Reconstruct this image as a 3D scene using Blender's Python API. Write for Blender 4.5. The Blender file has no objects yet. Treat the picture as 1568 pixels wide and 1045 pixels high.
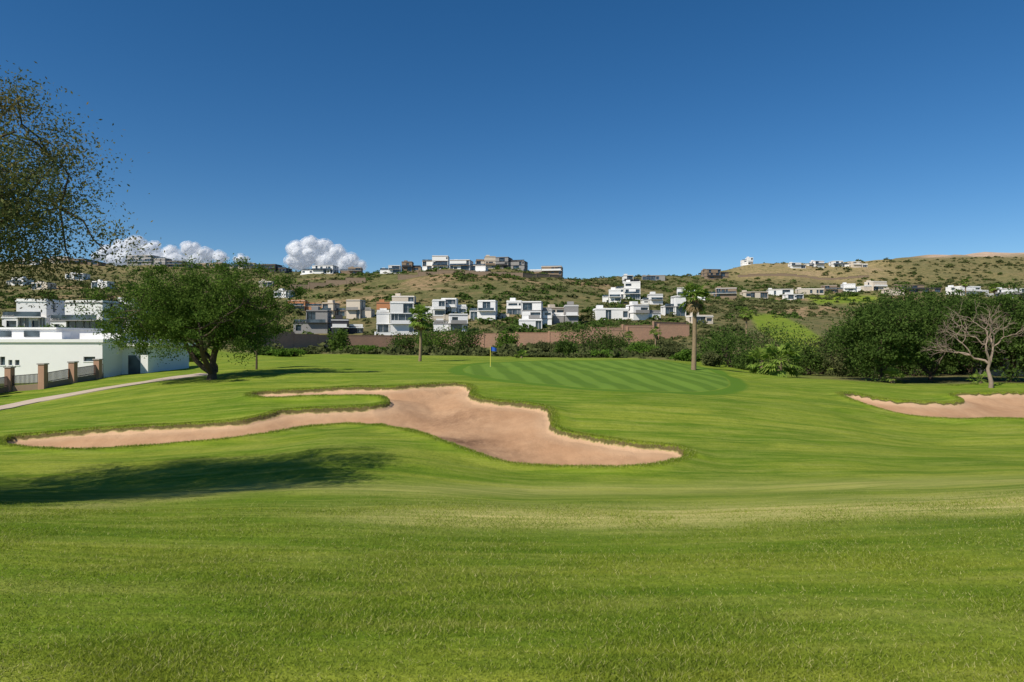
import bpy, math, numpy as np
from mathutils import Vector, Matrix
F=1045.0; CX=784.0; CY=522.0
RNG=np.random.default_rng(7)
scene=bpy.context.scene
# ------------------------------------------------------------------ noise
def vnoise(x,y,seed=0):
    xi=np.floor(x).astype(np.int64); yi=np.floor(y).astype(np.int64)
    xf=x-xi; yf=y-yi
    def h(a,b):
        n=(a*374761393+b*668265263+seed*1442695041)&0x7fffffff
        n=((n^(n>>13))*1274126177)&0x7fffffff
        return ((n^(n>>16))&0xffff)/65535.0
    u=xf*xf*(3-2*xf); v=yf*yf*(3-2*yf)
    return (h(xi,yi)*(1-u)+h(xi+1,yi)*u)*(1-v)+(h(xi,yi+1)*(1-u)+h(xi+1,yi+1)*u)*v
def fbm(x,y,seed=0,o=4):
    s=0;a=.5
    for i in range(o):
        s=s+a*vnoise(x,y,seed+i); x=x*2.03+7.1; y=y*2.03+3.3; a*=.5
    return s
def sstep(a,b,x):
    t=np.clip((x-a)/(b-a),0,1); return t*t*(3-2*t)
# ------------------------------------------------------------------ terrain
NC=[-400,0,200,400,500,600,800,1000,1200,1400,1600,2000]
near={
2:[-1.62]*12,
3.5:[-1.68]*12,
6:[-1.93,-1.93,-1.95,-1.97,-2.0,-2.0,-2.0,-2.0,-1.97,-1.95,-1.93,-1.93],
10:[-2.4,-2.4,-2.45,-2.42,-2.4,-2.42,-2.48,-2.5,-2.45,-2.38,-2.3,-2.3],
14:[-3.2,-3.2,-3.2,-3.1,-3.05,-3.05,-3.15,-3.15,-3.05,-2.95,-2.85,-2.85],
18:[-3.9,-3.9,-3.85,-3.6,-3.45,-3.45,-3.82,-3.82,-3.75,-3.65,-3.55,-3.5],
22:[-4.1,-4.1,-4.0,-3.7,-3.38,-3.36,-4.05,-4.02,-4.1,-4.15,-4.05,-4.0],
26:[-4.25,-4.25,-4.15,-3.9,-3.45,-3.40,-3.95,-3.95,-4.1,-4.5,-4.4,-4.4],
30:[-4.3,-4.3,-4.1,-3.85,-3.75,-3.75,-3.5,-3.7,-4.0,-4.7,-4.6,-4.5],
35:[-4.4,-4.4,-3.9,-3.25,-3.2,-3.2,-2.95,-3.15,-3.8,-4.85,-4.6,-4.6],
41:[-4.5,-4.5,-3.6,-2.75,-2.7,-2.65,-2.6,-2.85,-3.55,-4.55,-4.55,-4.5],
48:[-4.5,-4.5,-3.3,-2.5,-2.45,-2.4,-2.45,-2.7,-3.3,-4.1,-4.15,-4.1],
56:[-4.0,-4.0,-3.1,-2.3,-2.3,-2.3,-2.4,-2.55,-3.2,-4.0,-4.0,-4.0],
66:[-3.7,-3.7,-3.2,-2.2,-2.15,-2.15,-2.3,-2.3,-3.5,-4.1,-4.1,-4.1],
80:[-3.4,-3.4,-3.1,-2.1,-2.1,-2.2,-2.1,-2.05,-3.9,-4.3,-4.3,-4.3],
95:[-2.2,-2.2,-2.6,-2.3,-2.3,-2.3,-2.4,-2.4,-4.2,-4.4,-4.4,-4.4],
115:[0,0,-1.5,-2.3,-2.4,-2.5,-2.9,-3.2,-4.0,-4.2,-4.2,-4.2],
140:[2.4,2.4,0.5,-1.8,-2.2,-2.4,-2.6,-3.0,-3.0,-3.0,-2,-2],
}
FC=[-400,0,200,400,500,600,700,800,860,920,1000,1080,1140,1200,1330,1430,1600,2000]
far={
180:[496,496,510,533,536,536,536,535,534,533,531,526,520,526,530,530,525,525],
200:[493,493,505,528,535,535,535,534,533,532,528,520,510,516,522,522,520,520],
211:[491,491,503,518,513,512,511,510,508,508,506,510,505,511,516,516,516,516],
250:[484,484,494,502,502,500,498,494,492,490,488,492,494,500,505,505,505,505],
300:[472,472,480,484,480,474,470,470,472,475,473,475,484,488,492,492,492,492],
360:[456,456,460,461,455,446,443,444,448,458,458,460,472,474,478,478,478,478],
430:[440,440,442,440,432,418,410,412,424,440,445,448,458,458,462,462,462,462],
520:[420,420,424,424,420,420,418,420,426,430,434,438,444,446,447,447,448,450],
620:[404,404,407,413,420,428,428,430,432,427,426,428,428,432,436,434,434,436],
750:[404,404,408,418,430,440,440,440,440,430,424,424,403,402,405,404,402,400],
1000:[420,420,425,430,440,450,450,450,450,445,435,430,412,410,403,388,385,383],
1500:[450,450,450,450,455,460,460,460,460,460,450,445,430,430,425,420,420,420],
2600:[490]*18,
}
LP=np.arange(-400,2001,16.0); LD=np.linspace(math.log(2),math.log(2600),430)
rows=[];ds=[]
for d,v in near.items(): rows.append(np.interp(LP,NC,v)); ds.append(math.log(d))
for d,v in far.items(): rows.append((CY-np.interp(LP,FC,v))/F*d); ds.append(math.log(d))
rows=np.array(rows)
Z=np.array([np.interp(LD,ds,rows[:,j]) for j in range(len(LP))])
def blur(A,s,ax):
    k=np.arange(-int(3*s),int(3*s)+1); w=np.exp(-k*k/(2*s*s)); w/=w.sum()
    pad=[(0,0),(0,0)]; pad[ax]=(len(k)//2,len(k)//2)
    B=np.pad(A,pad,mode='edge')
    return np.apply_along_axis(lambda r:np.convolve(r,w,'valid'),ax,B)
Z=blur(blur(Z,2.2,0),2.6,1)
def height(x,y,detail=True):
    x=np.asarray(x,float); y=np.asarray(y,float)
    ye=np.clip(y,2.01,2590)
    p=np.clip(CX+F*x/ye,LP[0],LP[-1]-.01); l=np.log(ye)
    a=(p-LP[0])/16.0; i=np.clip(a.astype(int),0,len(LP)-2); fa=a-i
    b=(l-LD[0])/(LD[1]-LD[0]); j=np.clip(b.astype(int),0,len(LD)-2); fb=b-j
    z=(Z[i,j]*(1-fa)+Z[i+1,j]*fa)*(1-fb)+(Z[i,j+1]*(1-fa)+Z[i+1,j+1]*fa)*fb
    z=z+(fbm(x/7,y/6,3,3)-.44)*0.46*sstep(4,14,y)+(fbm(x/1.6,y/2.2,8,2)-.37)*.05*sstep(3,6,y)*sstep(60,30,y)
    z=z+(fbm(x/7,y/6,33,2)-.37)*.9*sstep(26,38,y)*sstep(14,22,x)*sstep(75,60,y)
    k=sstep(215,420,y)
    z=z+k*((fbm(x/38,y/38,11,4)-.47)*(3+y*0.009)+(fbm(x/9,y/9,21,3)-.44)*1.5)
    return z
DS=np.geomspace(3,1700,6000)
def hit(px,py,dmin=3):
    D=DS[DS>dmin]; zt=height((px-CX)/F*D,D); P=CY-F*zt/D
    idx=np.nonzero(P<=py)[0]
    i=idx[0] if len(idx) else int(np.argmin(P))
    return (px-CX)/F*D[i],D[i],float(zt[i])
def at(px,d):
    x=(px-CX)/F*d; return x,d,float(height(x,d))
def polysd(X,Y,poly):
    poly=np.array(poly); n=len(poly)
    dm=np.full(X.shape,1e9); ins=np.zeros(X.shape,bool)
    for i in range(n):
        a=poly[i]; b=poly[(i+1)%n]; e=b-a
        t=np.clip(((X-a[0])*e[0]+(Y-a[1])*e[1])/max(e@e,1e-9),0,1)
        dm=np.minimum(dm,(X-a[0]-t*e[0])**2+(Y-a[1]-t*e[1])**2)
        if a[1]!=b[1]:
            c=((a[1]>Y)!=(b[1]>Y))&(X<(b[0]-a[0])*(Y-a[1])/(b[1]-a[1])+a[0]); ins^=c
    dm=np.sqrt(dm); return np.where(ins,dm,-dm)
def smoothpoly(P,it=2):
    P=np.array(P,float)
    for _ in range(it):
        Q=np.roll(P,-1,0); P=np.stack([.75*P+.25*Q,.25*P+.75*Q],1).reshape(-1,2)
    return P
bunkA=[(380,606),(400,602),(440,600),(500,597),(560,594),(600,595),(640,592),(690,589),(715,590),(722,598),(722,606),(735,613),(760,617),(790,618),(820,622),(840,628),(846,636),(843,648),(850,658),(870,665),(900,671),(930,676),(960,681),(1000,684),(1035,687),(1050,694),(1052,702),(1040,709),(1010,715),(960,719),(900,720),(850,719),(800,715),(760,708),(730,698),(700,687),(670,675),(640,665),(600,657),(560,653),(520,652),(480,656),(440,662),(400,668),(350,675),(300,680),(250,684),(200,688),(120,692),(60,690),(20,686),(0,680),(10,672),(60,667),(140,660),(220,656),(300,652),(360,648),(400,640),(430,631),(480,628),(540,626),(580,624),(597,618),(590,610),(560,607),(500,608),(440,611),(400,612)]
bunkB=[(1283,603),(1310,604),(1345,612),(1380,616),(1430,618),(1470,618),(1475,612),(1450,606),(1480,604),(1540,603),(1600,604),(1680,610),(1660,640),(1570,644),(1530,643),(1500,644),(1440,643),(1380,636),(1340,626),(1300,613)]
A=smoothpoly([hit(*p)[:2] for p in bunkA],1); B=smoothpoly([hit(*p)[:2] for p in bunkB],1)
greenP=smoothpoly([hit(*p)[:2] for p in [(700,563),(770,555),(860,552),(960,552),(1050,556),(1100,572),(1125,590),(1090,600),(1020,600),(900,595),(800,585),(730,575)]],2)
def sandsd(X,Y):
    sd=np.full(X.shape,-50.)
    for poly in (A,B):
        m=(X>poly[:,0].min()-2)&(X<poly[:,0].max()+2)&(Y>poly[:,1].min()-2)&(Y<poly[:,1].max()+2)
        v=sd[m]; sd[m]=np.maximum(v,polysd(X[m],Y[m],poly))
    return sd+(fbm(X*.9,Y*.9,61,3)-.44)*.35
def carve(z,sd):
    return z-0.30*sstep(0.0,0.20,sd)-0.42*sstep(0.1,2.6,sd)+0.13*sstep(-1.2,-0.05,sd)
def grow(a,st,g,end):
    o=[];x=a
    while x<end: x+=st; st*=g; o.append(x)
    return o
gx=np.array(sorted([-v for v in grow(60,.4,1.03,1900)]+list(np.arange(-60,-28,.35))+list(np.arange(-28,12.5,.12))+list(np.arange(12.6,60,.3))+grow(60,.4,1.03,1900)))
gy=np.array(list(np.arange(-30,3,1.5))+list(np.arange(3,18,.22))+list(np.arange(18,43,.12))+list(np.arange(43,70,.3))+grow(70,.3,1.019,2580))
GX,GY=np.meshgrid(gx,gy)
GZ=height(GX,GY); SD=sandsd(GX,GY)
GZ=carve(GZ,SD)+(SD>0.2)*((fbm(GX*1.5,GY*1.5,50,3)-.44)*.10+(fbm(GX*.35,GY*.35,52,2)-.37)*.25*sstep(.2,1.5,SD))
ye=np.maximum(GY,2); PXm=CX+F*GX/ye; PYm=CY-F*GZ/ye
gsd=polysd(GX,GY,greenP)
fair=sstep(-3,3,polysd(PXm,PYm,[(1148,482),(1190,480),(1232,500),(1262,520),(1330,556),(1300,575),(1225,560),(1200,528),(1160,505)]))
fair=np.maximum(fair,sstep(-3,3,polysd(PXm,PYm,[(1230,452),(1340,452),(1350,462),(1250,466)])))
scr=sstep(112,135,GY+(fbm(GX/14,GY/14,5,3)-.45)*50)
scr=np.maximum(scr,sstep(1150,1320,PXm)*sstep(60,68,GY))
scr=scr*(1-fair*(GY>90))
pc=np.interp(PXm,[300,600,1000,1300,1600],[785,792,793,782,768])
dry=np.exp(-((PYm-pc)/17)**2)*sstep(380,720,PXm)*(GY<20)  # paler yellow band across the near lawn
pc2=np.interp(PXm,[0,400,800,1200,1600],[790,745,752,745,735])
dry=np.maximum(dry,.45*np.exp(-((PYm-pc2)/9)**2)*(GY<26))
tan=sstep(560,680,GY)*sstep(1080,1150,PXm)*(1-.75*sstep(1330,1400,PXm))
tan=np.maximum(tan, .35*sstep(520,600,GY)*sstep(400,200,PXm))
far_sand=sstep(830,900,GY)*sstep(1380,1440,PXm)
earth=sstep(.52,.60,fbm(GX/45,GY/30,71,3))*sstep(230,300,GY)*sstep(600,450,GY)
def mesh_from(name,V,loops,starts,totals,mats,mi=None,smooth=False):
    me=bpy.data.meshes.new(name)
    me.vertices.add(len(V)); me.vertices.foreach_set('co',np.ascontiguousarray(V,dtype=np.float32).ravel())
    me.loops.add(len(loops)); me.loops.foreach_set('vertex_index',np.asarray(loops,dtype=np.int32))
    me.polygons.add(len(starts)); me.polygons.foreach_set('loop_start',np.asarray(starts,dtype=np.int32))
    try: me.polygons.foreach_set('loop_total',np.asarray(totals,dtype=np.int32))
    except Exception: pass
    if mi is not None: me.polygons.foreach_set('material_index',np.asarray(mi,dtype=np.int32))
    sm=np.zeros(len(starts),bool); sm[:]=smooth
    me.polygons.foreach_set('use_smooth',sm)
    for m in mats: me.materials.append(m)
    me.update(calc_edges=True); me.validate()
    return me
def link(name,me,parent=None,loc=None,rotz=0):
    o=bpy.data.objects.new(name,me); scene.collection.objects.link(o)
    if parent: o.parent=parent
    if loc is not None: o.location=loc
    if rotz: o.rotation_euler=(0,0,rotz)
    return o
class MB:
    def __init__(s): s.V=[];s.L=[];s.T=[];s.M=[];s.n=0;s.S=[]
    def add(s,V,Fc,mat=0,smooth=False):
        V=np.asarray(V,float).reshape(-1,3); Fc=np.asarray(Fc,dtype=np.int64)
        s.V.append(V); s.L.append((Fc+s.n).ravel()); s.T.append(np.full(len(Fc),Fc.shape[1])); s.M.append(np.full(len(Fc),mat)); s.S.append(np.full(len(Fc),smooth)); s.n+=len(V)
    def box(s,x0,x1,y0,y1,z0,z1,mat=0):
        V=[(x0,y0,z0),(x1,y0,z0),(x1,y1,z0),(x0,y1,z0),(x0,y0,z1),(x1,y0,z1),(x1,y1,z1),(x0,y1,z1)]
        s.add(V,[(0,3,2,1),(4,5,6,7),(0,1,5,4),(1,2,6,5),(2,3,7,6),(3,0,4,7)],mat)
    def tube(s,pts,rad,sides=6,mat=0):
        pts=np.asarray(pts,float); n=len(pts)
        t=np.gradient(pts,axis=0); t/=np.linalg.norm(t,axis=1)[:,None]+1e-9
        ref=np.array([0.3,1,0.1]) if abs(t[0][1])<.8 else np.array([1,0,.2])
        u=np.cross(t,ref); u/=np.linalg.norm(u,axis=1)[:,None]+1e-9; w=np.cross(t,u)
        a=np.arange(sides)*2*math.pi/sides
        V=pts[:,None,:]+np.asarray(rad)[:,None,None]*(u[:,None,:]*np.cos(a)[None,:,None]+w[:,None,:]*np.sin(a)[None,:,None])
        i=np.arange(n-1)[:,None]*sides; k=np.arange(sides)[None,:]; k2=(k+1)%sides
        Fc=np.stack([i+k,i+k2,i+sides+k2,i+sides+k],-1).reshape(-1,4)
        s.add(V.reshape(-1,3),Fc,mat,True)
    def leaves(s,C,size,rng,mat=1,asp=.5,up=0.0):
        n=len(C); a=rng.normal(size=(n,3)); a[:,2]*=1-up*.5; a/=np.linalg.norm(a,axis=1)[:,None]
        b=np.cross(a,rng.normal(size=(n,3))); b/=np.linalg.norm(b,axis=1)[:,None]+1e-9
        sz=size*rng.uniform(.6,1.4,n)[:,None]
        V=np.stack([C-a*sz,C-b*sz*asp,C+a*sz,C+b*sz*asp],1).reshape(-1,3)
        s.add(V,np.arange(4*n).reshape(-1,4),mat)
    def build(s,name,mats,parent=None,loc=None,rotz=0):
        L=np.concatenate(s.L);T=np.concatenate(s.T); st=np.concatenate([[0],np.cumsum(T)[:-1]])
        me=mesh_from(name,np.concatenate(s.V),L,st,T,mats,np.concatenate(s.M),np.concatenate(s.S))
        return link(name,me,parent,loc,rotz)
# ------------------------------------------------------------------ materials
def newmat(name):
    m=bpy.data.materials.new(name); m.use_nodes=True; nt=m.node_tree; nt.nodes.clear()
    out=nt.nodes.new('ShaderNodeOutputMaterial'); return m,nt,out
class N:
    def __init__(s,nt): s.nt=nt
    def new(s,t,**k):
        n=s.nt.nodes.new(t)
        for a,b in k.items(): setattr(n,a,b)
        return n
    def lk(s,a,b): s.nt.links.new(a,b)
    def noise(s,vec,scale,detail=4,rough=.55,dist=0):
        n=s.new('ShaderNodeTexNoise'); n.inputs['Scale'].default_value=scale; n.inputs['Detail'].default_value=detail; n.inputs['Roughness'].default_value=rough; n.inputs['Distortion'].default_value=dist
        s.lk(vec,n.inputs['Vector']); return n.outputs['Fac']
    def mapv(s,vec,sc,rot=(0,0,0)):
        n=s.new('ShaderNodeMapping'); n.inputs['Scale'].default_value=sc; n.inputs['Rotation'].default_value=rot; s.lk(vec,n.inputs['Vector']); return n.outputs['Vector']
    def mix(s,f,a,b,mode='MIX'):
        n=s.new('ShaderNodeMix',data_type='RGBA',blend_type=mode)
        for v,i in ((f,0),(a,6),(b,7)):
            if isinstance(v,(int,float)): n.inputs[i].default_value=v
            elif isinstance(v,tuple): n.inputs[i].default_value=(*v,1)
            else: s.lk(v,n.inputs[i])
        return n.outputs[2]
    def rng(s,v,a,b,c=0,d=1):
        n=s.new('ShaderNodeMapRange'); n.inputs[1].default_value=a;n.inputs[2].default_value=b;n.inputs[3].default_value=c;n.inputs[4].default_value=d
        s.lk(v,n.inputs[0]); return n.outputs[0]
    def math(s,op,a,b=0.0):
        n=s.new('ShaderNodeMath',operation=op)
        for v,i in ((a,0),(b,1)):
            if isinstance(v,(int,float)): n.inputs[i].default_value=v
            else: s.lk(v,n.inputs[i])
        return n.outputs[0]
    def attr(s,name):
        n=s.new('ShaderNodeAttribute',attribute_name=name); return n.outputs['Fac']
    def bsdf(s,out,col,rough=.9,bump=None,bstr=.3,bdist=.05,spec=.2,metal=0):
        b=s.new('ShaderNodeBsdfPrincipled')
        if isinstance(col,tuple): b.inputs['Base Color'].default_value=(*col,1)
        else: s.lk(col,b.inputs['Base Color'])
        b.inputs['Roughness'].default_value=rough; b.inputs['Specular IOR Level'].default_value=spec; b.inputs['Metallic'].default_value=metal
        if bump is not None:
            bn=s.new('ShaderNodeBump'); bn.inputs['Strength'].default_value=bstr; bn.inputs['Distance'].default_value=bdist; s.lk(bump,bn.inputs['Height']); s.lk(bn.outputs[0],b.inputs['Normal'])
        s.lk(b.outputs[0],out.inputs[0]); return b
def simple(name,col,rough=.8,amt=.18,scale=1.5,spec=.2,bstr=.2,metal=0):
    m,nt,out=newmat(name); n=N(nt); tc=n.new('ShaderNodeTexCoord').outputs['Object']
    f=n.noise(tc,scale,6,.65); c=n.mix(f,tuple(v*(1-amt) for v in col),tuple(min(1,v*(1+amt)) for v in col))
    n.bsdf(out,c,rough,n.noise(tc,scale*9,4),bstr,.02,spec,metal); return m
def lawncol(n,pos):
    big=n.noise(pos,.09,4,.6); mid=n.noise(pos,.6,5,.65); fine=n.noise(pos,9,5,.75); patch=n.noise(n.mapv(pos,(.22,.3,.3)),1,3,.6)
    band=n.noise(n.mapv(pos,(.03,.62,.2),(0,0,.05)),1.0,4,.55,.5)
    streak=n.noise(n.mapv(pos,(.35,2.6,1),(0,0,-.06)),1.0,5,.7,.3)
    clump=n.noise(pos,2.6,5,.7); tiny=n.noise(pos,45,3,.8)
    c=n.mix(n.rng(mid,.3,.7),(.125,.21,.014),(.205,.285,.024))
    c=n.mix(n.rng(band,.46,.60,0,.8),c,(.33,.36,.045))
    c=n.mix(n.rng(patch,.49,.62,0,.65),c,(.10,.185,.013))
    c=n.mix(n.rng(streak,.46,.64,0,.7),c,(.34,.36,.075))
    c=n.mix(n.rng(streak,.46,.33,0,.5),c,(.085,.16,.012))
    c=n.mix(n.rng(clump,.5,.7,0,.45),c,(.09,.16,.012))
    c=n.mix(n.rng(big,.5,.75,0,.3),c,(.11,.20,.016))
    c=n.mix(n.rng(fine,.38,.72,.0,.45),c,(.065,.12,.010))
    c=n.mix(n.rng(tiny,.5,.75,.0,.5),c,(.05,.09,.008)); c=n.mix(n.rng(tiny,.42,.25,.0,.5),c,(.36,.40,.08))
    return c,fine,mid
def ground_mat():
    m,nt,out=newmat('ground_turf_sand_scrub'); n=N(nt)
    g=n.new('ShaderNodeNewGeometry'); pos=g.outputs['Position']
    c,fine,mid=lawncol(n,pos)
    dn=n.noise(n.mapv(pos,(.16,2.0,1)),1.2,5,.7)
    pale_f=n.math('MULTIPLY',n.attr('dry'),n.rng(dn,.35,.60,.3,1))
    c=n.mix(pale_f,c,(.60,.52,.19))
    w=n.new('ShaderNodeTexWave',wave_type='BANDS',bands_direction='X'); w.inputs['Scale'].default_value=.15; w.inputs['Distortion'].default_value=.3; w.inputs['Detail'].default_value=1
    n.lk(n.mapv(pos,(1,1,1),(0,0,math.radians(-5))),w.inputs['Vector'])
    st=n.mix(n.rng(w.outputs['Fac'],.3,.7),(.098,.18,.024),(.150,.250,.036))
    st=n.mix(n.rng(n.noise(pos,1.2,4),.3,.8,0,.4),st,(.14,.21,.025))
    gm=n.rng(n.attr('green'),-.1,.15); c=n.mix(gm,c,st)
    col=n.mix(n.math('MULTIPLY',n.rng(n.attr('green'),-1.4,-1.0),n.rng(n.attr('green'),.0,-.1)),c,(.10,.19,.02))
    sn=n.noise(pos,.35,5,.6); sn2=n.noise(n.mapv(pos,(1,.5,1)),2.5,6,.7); grain=n.noise(pos,30,4,.8)
    s=n.mix(n.rng(sn,.35,.65),(.48,.285,.16),(.58,.37,.22)); s=n.mix(n.rng(sn2,.35,.75,0,.55),s,(.38,.22,.12))
    s=n.mix(n.rng(n.attr('sand'),.9,.2,0,.6),s,(.64,.44,.28))
    wet=n.attr('wet'); s=n.mix(n.math('MULTIPLY',wet,n.rng(sn2,.35,.6,.3,1)),s,(.16,.09,.055))
    s=n.mix(n.rng(grain,.3,.8,0,.3),s,(.34,.20,.11))
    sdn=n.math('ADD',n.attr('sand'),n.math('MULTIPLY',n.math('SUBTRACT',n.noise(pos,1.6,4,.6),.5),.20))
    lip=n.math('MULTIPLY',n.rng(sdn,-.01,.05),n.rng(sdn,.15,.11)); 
    c=n.mix(n.math('MULTIPLY',n.rng(sdn,-.9,-.2),n.rng(n.noise(pos,.8),.4,.6,.0,.75)),col,(.25,.33,.025))  # sunlit lip painted in as brighter yellow-green around the bunker edges
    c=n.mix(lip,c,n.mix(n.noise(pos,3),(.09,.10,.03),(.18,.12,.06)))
    c=n.mix(n.rng(sdn,.11,.16),c,s)
    a=n.noise(pos,.035,6,.65); b=n.noise(pos,.16,7,.75); e=n.noise(pos,.9,5,.7); e2=n.noise(pos,.42,4,.8)
    sc=n.mix(n.rng(a,.38,.62),(.20,.155,.07),(.145,.15,.055)); sc=n.mix(n.rng(b,.44,.60,0,.85),sc,(.08,.095,.032)); sc=n.mix(n.rng(e,.5,.72,0,.6),sc,(.31,.23,.135))
    sc=n.mix(n.math('MULTIPLY',n.attr('earth'),n.rng(b,.35,.6,1,.2)),sc,(.40,.26,.155))
    tn=n.mix(n.rng(b,.4,.62),(.38,.29,.14),(.21,.18,.08)); tn=n.mix(n.rng(a,.5,.7,0,.7),tn,(.40,.28,.17))
    sc=n.mix(n.attr('tan'),sc,tn); sc=n.mix(n.rng(e2,.54,.60,0,.75),sc,(.07,.08,.028)); sc=n.mix(n.attr('farsand'),sc,n.mix(n.rng(b,.4,.6),(.55,.41,.30),(.42,.30,.21)))
    c=n.mix(n.attr('scrub'),c,sc)
    bmp=n.math('ADD',fine,n.math('MULTIPLY',mid,1.5))
    n.bsdf(out,c,.95,bmp,.6,.07,.05)
    return m
GM=ground_mat()
ny,nx=GX.shape
V=np.stack([GX,GY,GZ],-1).reshape(-1,3)
i=np.arange(ny-1)[:,None]*nx; k=np.arange(nx-1)[None,:]
Fq=np.stack([i+k,i+k+1,i+nx+k+1,i+nx+k],-1).reshape(-1,4)
me=mesh_from('ground',V,Fq.ravel(),np.arange(len(Fq))*4,np.full(len(Fq),4),[GM],None,True)
w=hit(712,655); wet=np.exp(-(((GX-w[0])/1.7)**2+((GY-w[1])/1.0)**2))
w=hit(690,625); wet=np.maximum(wet,.6*np.exp(-(((GX-w[0])/2)**2+((GY-w[1])/1.6)**2)))
w=hit(770,668); wet=np.maximum(wet,.35*np.exp(-(((GX-w[0])/2.5)**2+((GY-w[1])/1.4)**2)))
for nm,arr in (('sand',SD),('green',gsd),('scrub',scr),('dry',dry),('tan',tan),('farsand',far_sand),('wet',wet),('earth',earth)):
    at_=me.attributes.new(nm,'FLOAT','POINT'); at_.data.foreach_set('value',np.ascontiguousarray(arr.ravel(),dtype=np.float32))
link('ground',me)

def leafmat(name,c1,c2,c3,trans=.35,scale=.5):
    m,nt,out=newmat(name); n=N(nt); g=n.new('ShaderNodeNewGeometry'); pos=g.outputs['Position']
    c=n.mix(g.outputs['Random Per Island'],c1,c2); c=n.mix(n.rng(n.noise(pos,scale,3),.4,.65,0,.8),c,c3)
    d=n.new('ShaderNodeBsdfDiffuse'); t=n.new('ShaderNodeBsdfTranslucent'); mx=n.new('ShaderNodeMixShader'); mx.inputs[0].default_value=trans
    n.lk(c,d.inputs[0]); n.lk(c,t.inputs[0]); n.lk(d.outputs[0],mx.inputs[1]); n.lk(t.outputs[0],mx.inputs[2]); n.lk(mx.outputs[0],out.inputs[0]); return m
bark=simple('bark',(.10,.075,.055),.95,.45,4,.05,.8)
palmbark=simple('palm_bark',(.26,.19,.12),.95,.4,6,.05,.9)
deadbark=simple('dry_bark',(.30,.23,.18),.95,.3,4,.05,.6)
leafA=leafmat('mesquite_leaves',(.05,.10,.016),(.16,.24,.045),(.08,.135,.025))
leafR=leafmat('dark_leaves',(.045,.085,.018),(.125,.19,.042),(.065,.11,.025))
leafL=leafmat('olive_leaves',(.07,.11,.04),(.17,.19,.07),(.20,.155,.06),.3,.8)
leafS=leafmat('scrub_leaves',(.05,.068,.024),(.13,.14,.055),(.085,.10,.035),.2,.02)
leafG=leafmat('lush_leaves',(.06,.13,.02),(.16,.26,.04),(.09,.17,.025))
palmL=leafmat('palm_leaves',(.13,.22,.035),(.34,.43,.09),(.18,.28,.05),.4)
palmD=leafmat('dead_palm_leaves',(.25,.18,.10),(.38,.29,.16),(.20,.14,.08))
def blades(mb,x,y,z,h,wd,rg,l0,l1):
    nb=len(x); a=rg.random(nb)*6.283; ln=rg.uniform(l0,l1,nb)*h; la=rg.random(nb)*6.283
    V=np.stack([np.stack([x-np.cos(a)*wd,y-np.sin(a)*wd,z-.004],-1),np.stack([x+np.cos(a)*wd,y+np.sin(a)*wd,z-.004],-1),np.stack([x+np.cos(la)*ln,y+np.sin(la)*ln,z+h],-1)],1).reshape(-1,3)
    mb.add(V,np.arange(3*nb).reshape(-1,3))
def grass():
    m,nt,out=newmat('grass_blades'); n=N(nt); g=n.new('ShaderNodeNewGeometry'); pos=g.outputs['Position']
    c,_,_=lawncol(n,pos); r=g.outputs['Random Per Island']
    c=n.mix(n.rng(r,0,1,.0,.7),c,(.36,.44,.06)); c=n.mix(n.rng(r,.88,.92,0,.75),c,(.58,.53,.24))
    d=n.new('ShaderNodeBsdfDiffuse'); t=n.new('ShaderNodeBsdfTranslucent'); mx=n.new('ShaderNodeMixShader'); mx.inputs[0].default_value=.4
    n.lk(c,d.inputs[0]); n.lk(c,t.inputs[0]); n.lk(d.outputs[0],mx.inputs[1]); n.lk(t.outputs[0],mx.inputs[2]); n.lk(mx.outputs[0],out.inputs[0])
    nb=700000; rg=np.random.default_rng(3)
    d0=2.6; d1=15.0
    y=d0*(d1/d0)**(rg.random(nb)**1.1); x=(rg.random(nb)*2-1)*(y*.80+.8)
    cl=fbm(x*1.1,y*1.1,77,4); keep=rg.random(nb)<np.clip((cl-.18)*2.4,.4,1)*sstep(15,8,y); x=x[keep];y=y[keep];cl=cl[keep]; nb=len(x)
    z=height(x,y); h=rg.uniform(.008,.024,nb)*(.6+cl); wd=rg.uniform(.0015,.0035,nb)*(1+y*.07)
    mb=MB(); blades(mb,x,y,z,h,wd,rg,.4,2.0)
    for poly,cnt in ((A,90000),(B,45000)):
        e=np.roll(poly,-1,0)-poly; L=np.linalg.norm(e,axis=1); k=rg.choice(len(poly),cnt,p=L/L.sum()); t=rg.random(cnt)
        q=poly[k]+e[k]*t[:,None]+rg.normal(size=(cnt,2))*.28; sd=sandsd(q[:,0],q[:,1]); kk=(sd<.10)&(sd>-.6); q=q[kk]; sd=sd[kk]
        z=carve(height(q[:,0],q[:,1]),sd); h=rg.uniform(.03,.10,len(q))*(.5+fbm(q[:,0]*1.5,q[:,1]*1.5,5,2))*sstep(-.6,-.1,sd)
        blades(mb,q[:,0],q[:,1],z,h,rg.uniform(.006,.014,len(q)),rg,0,.8)
    mb.build('grass',[m])
grass()
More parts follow.
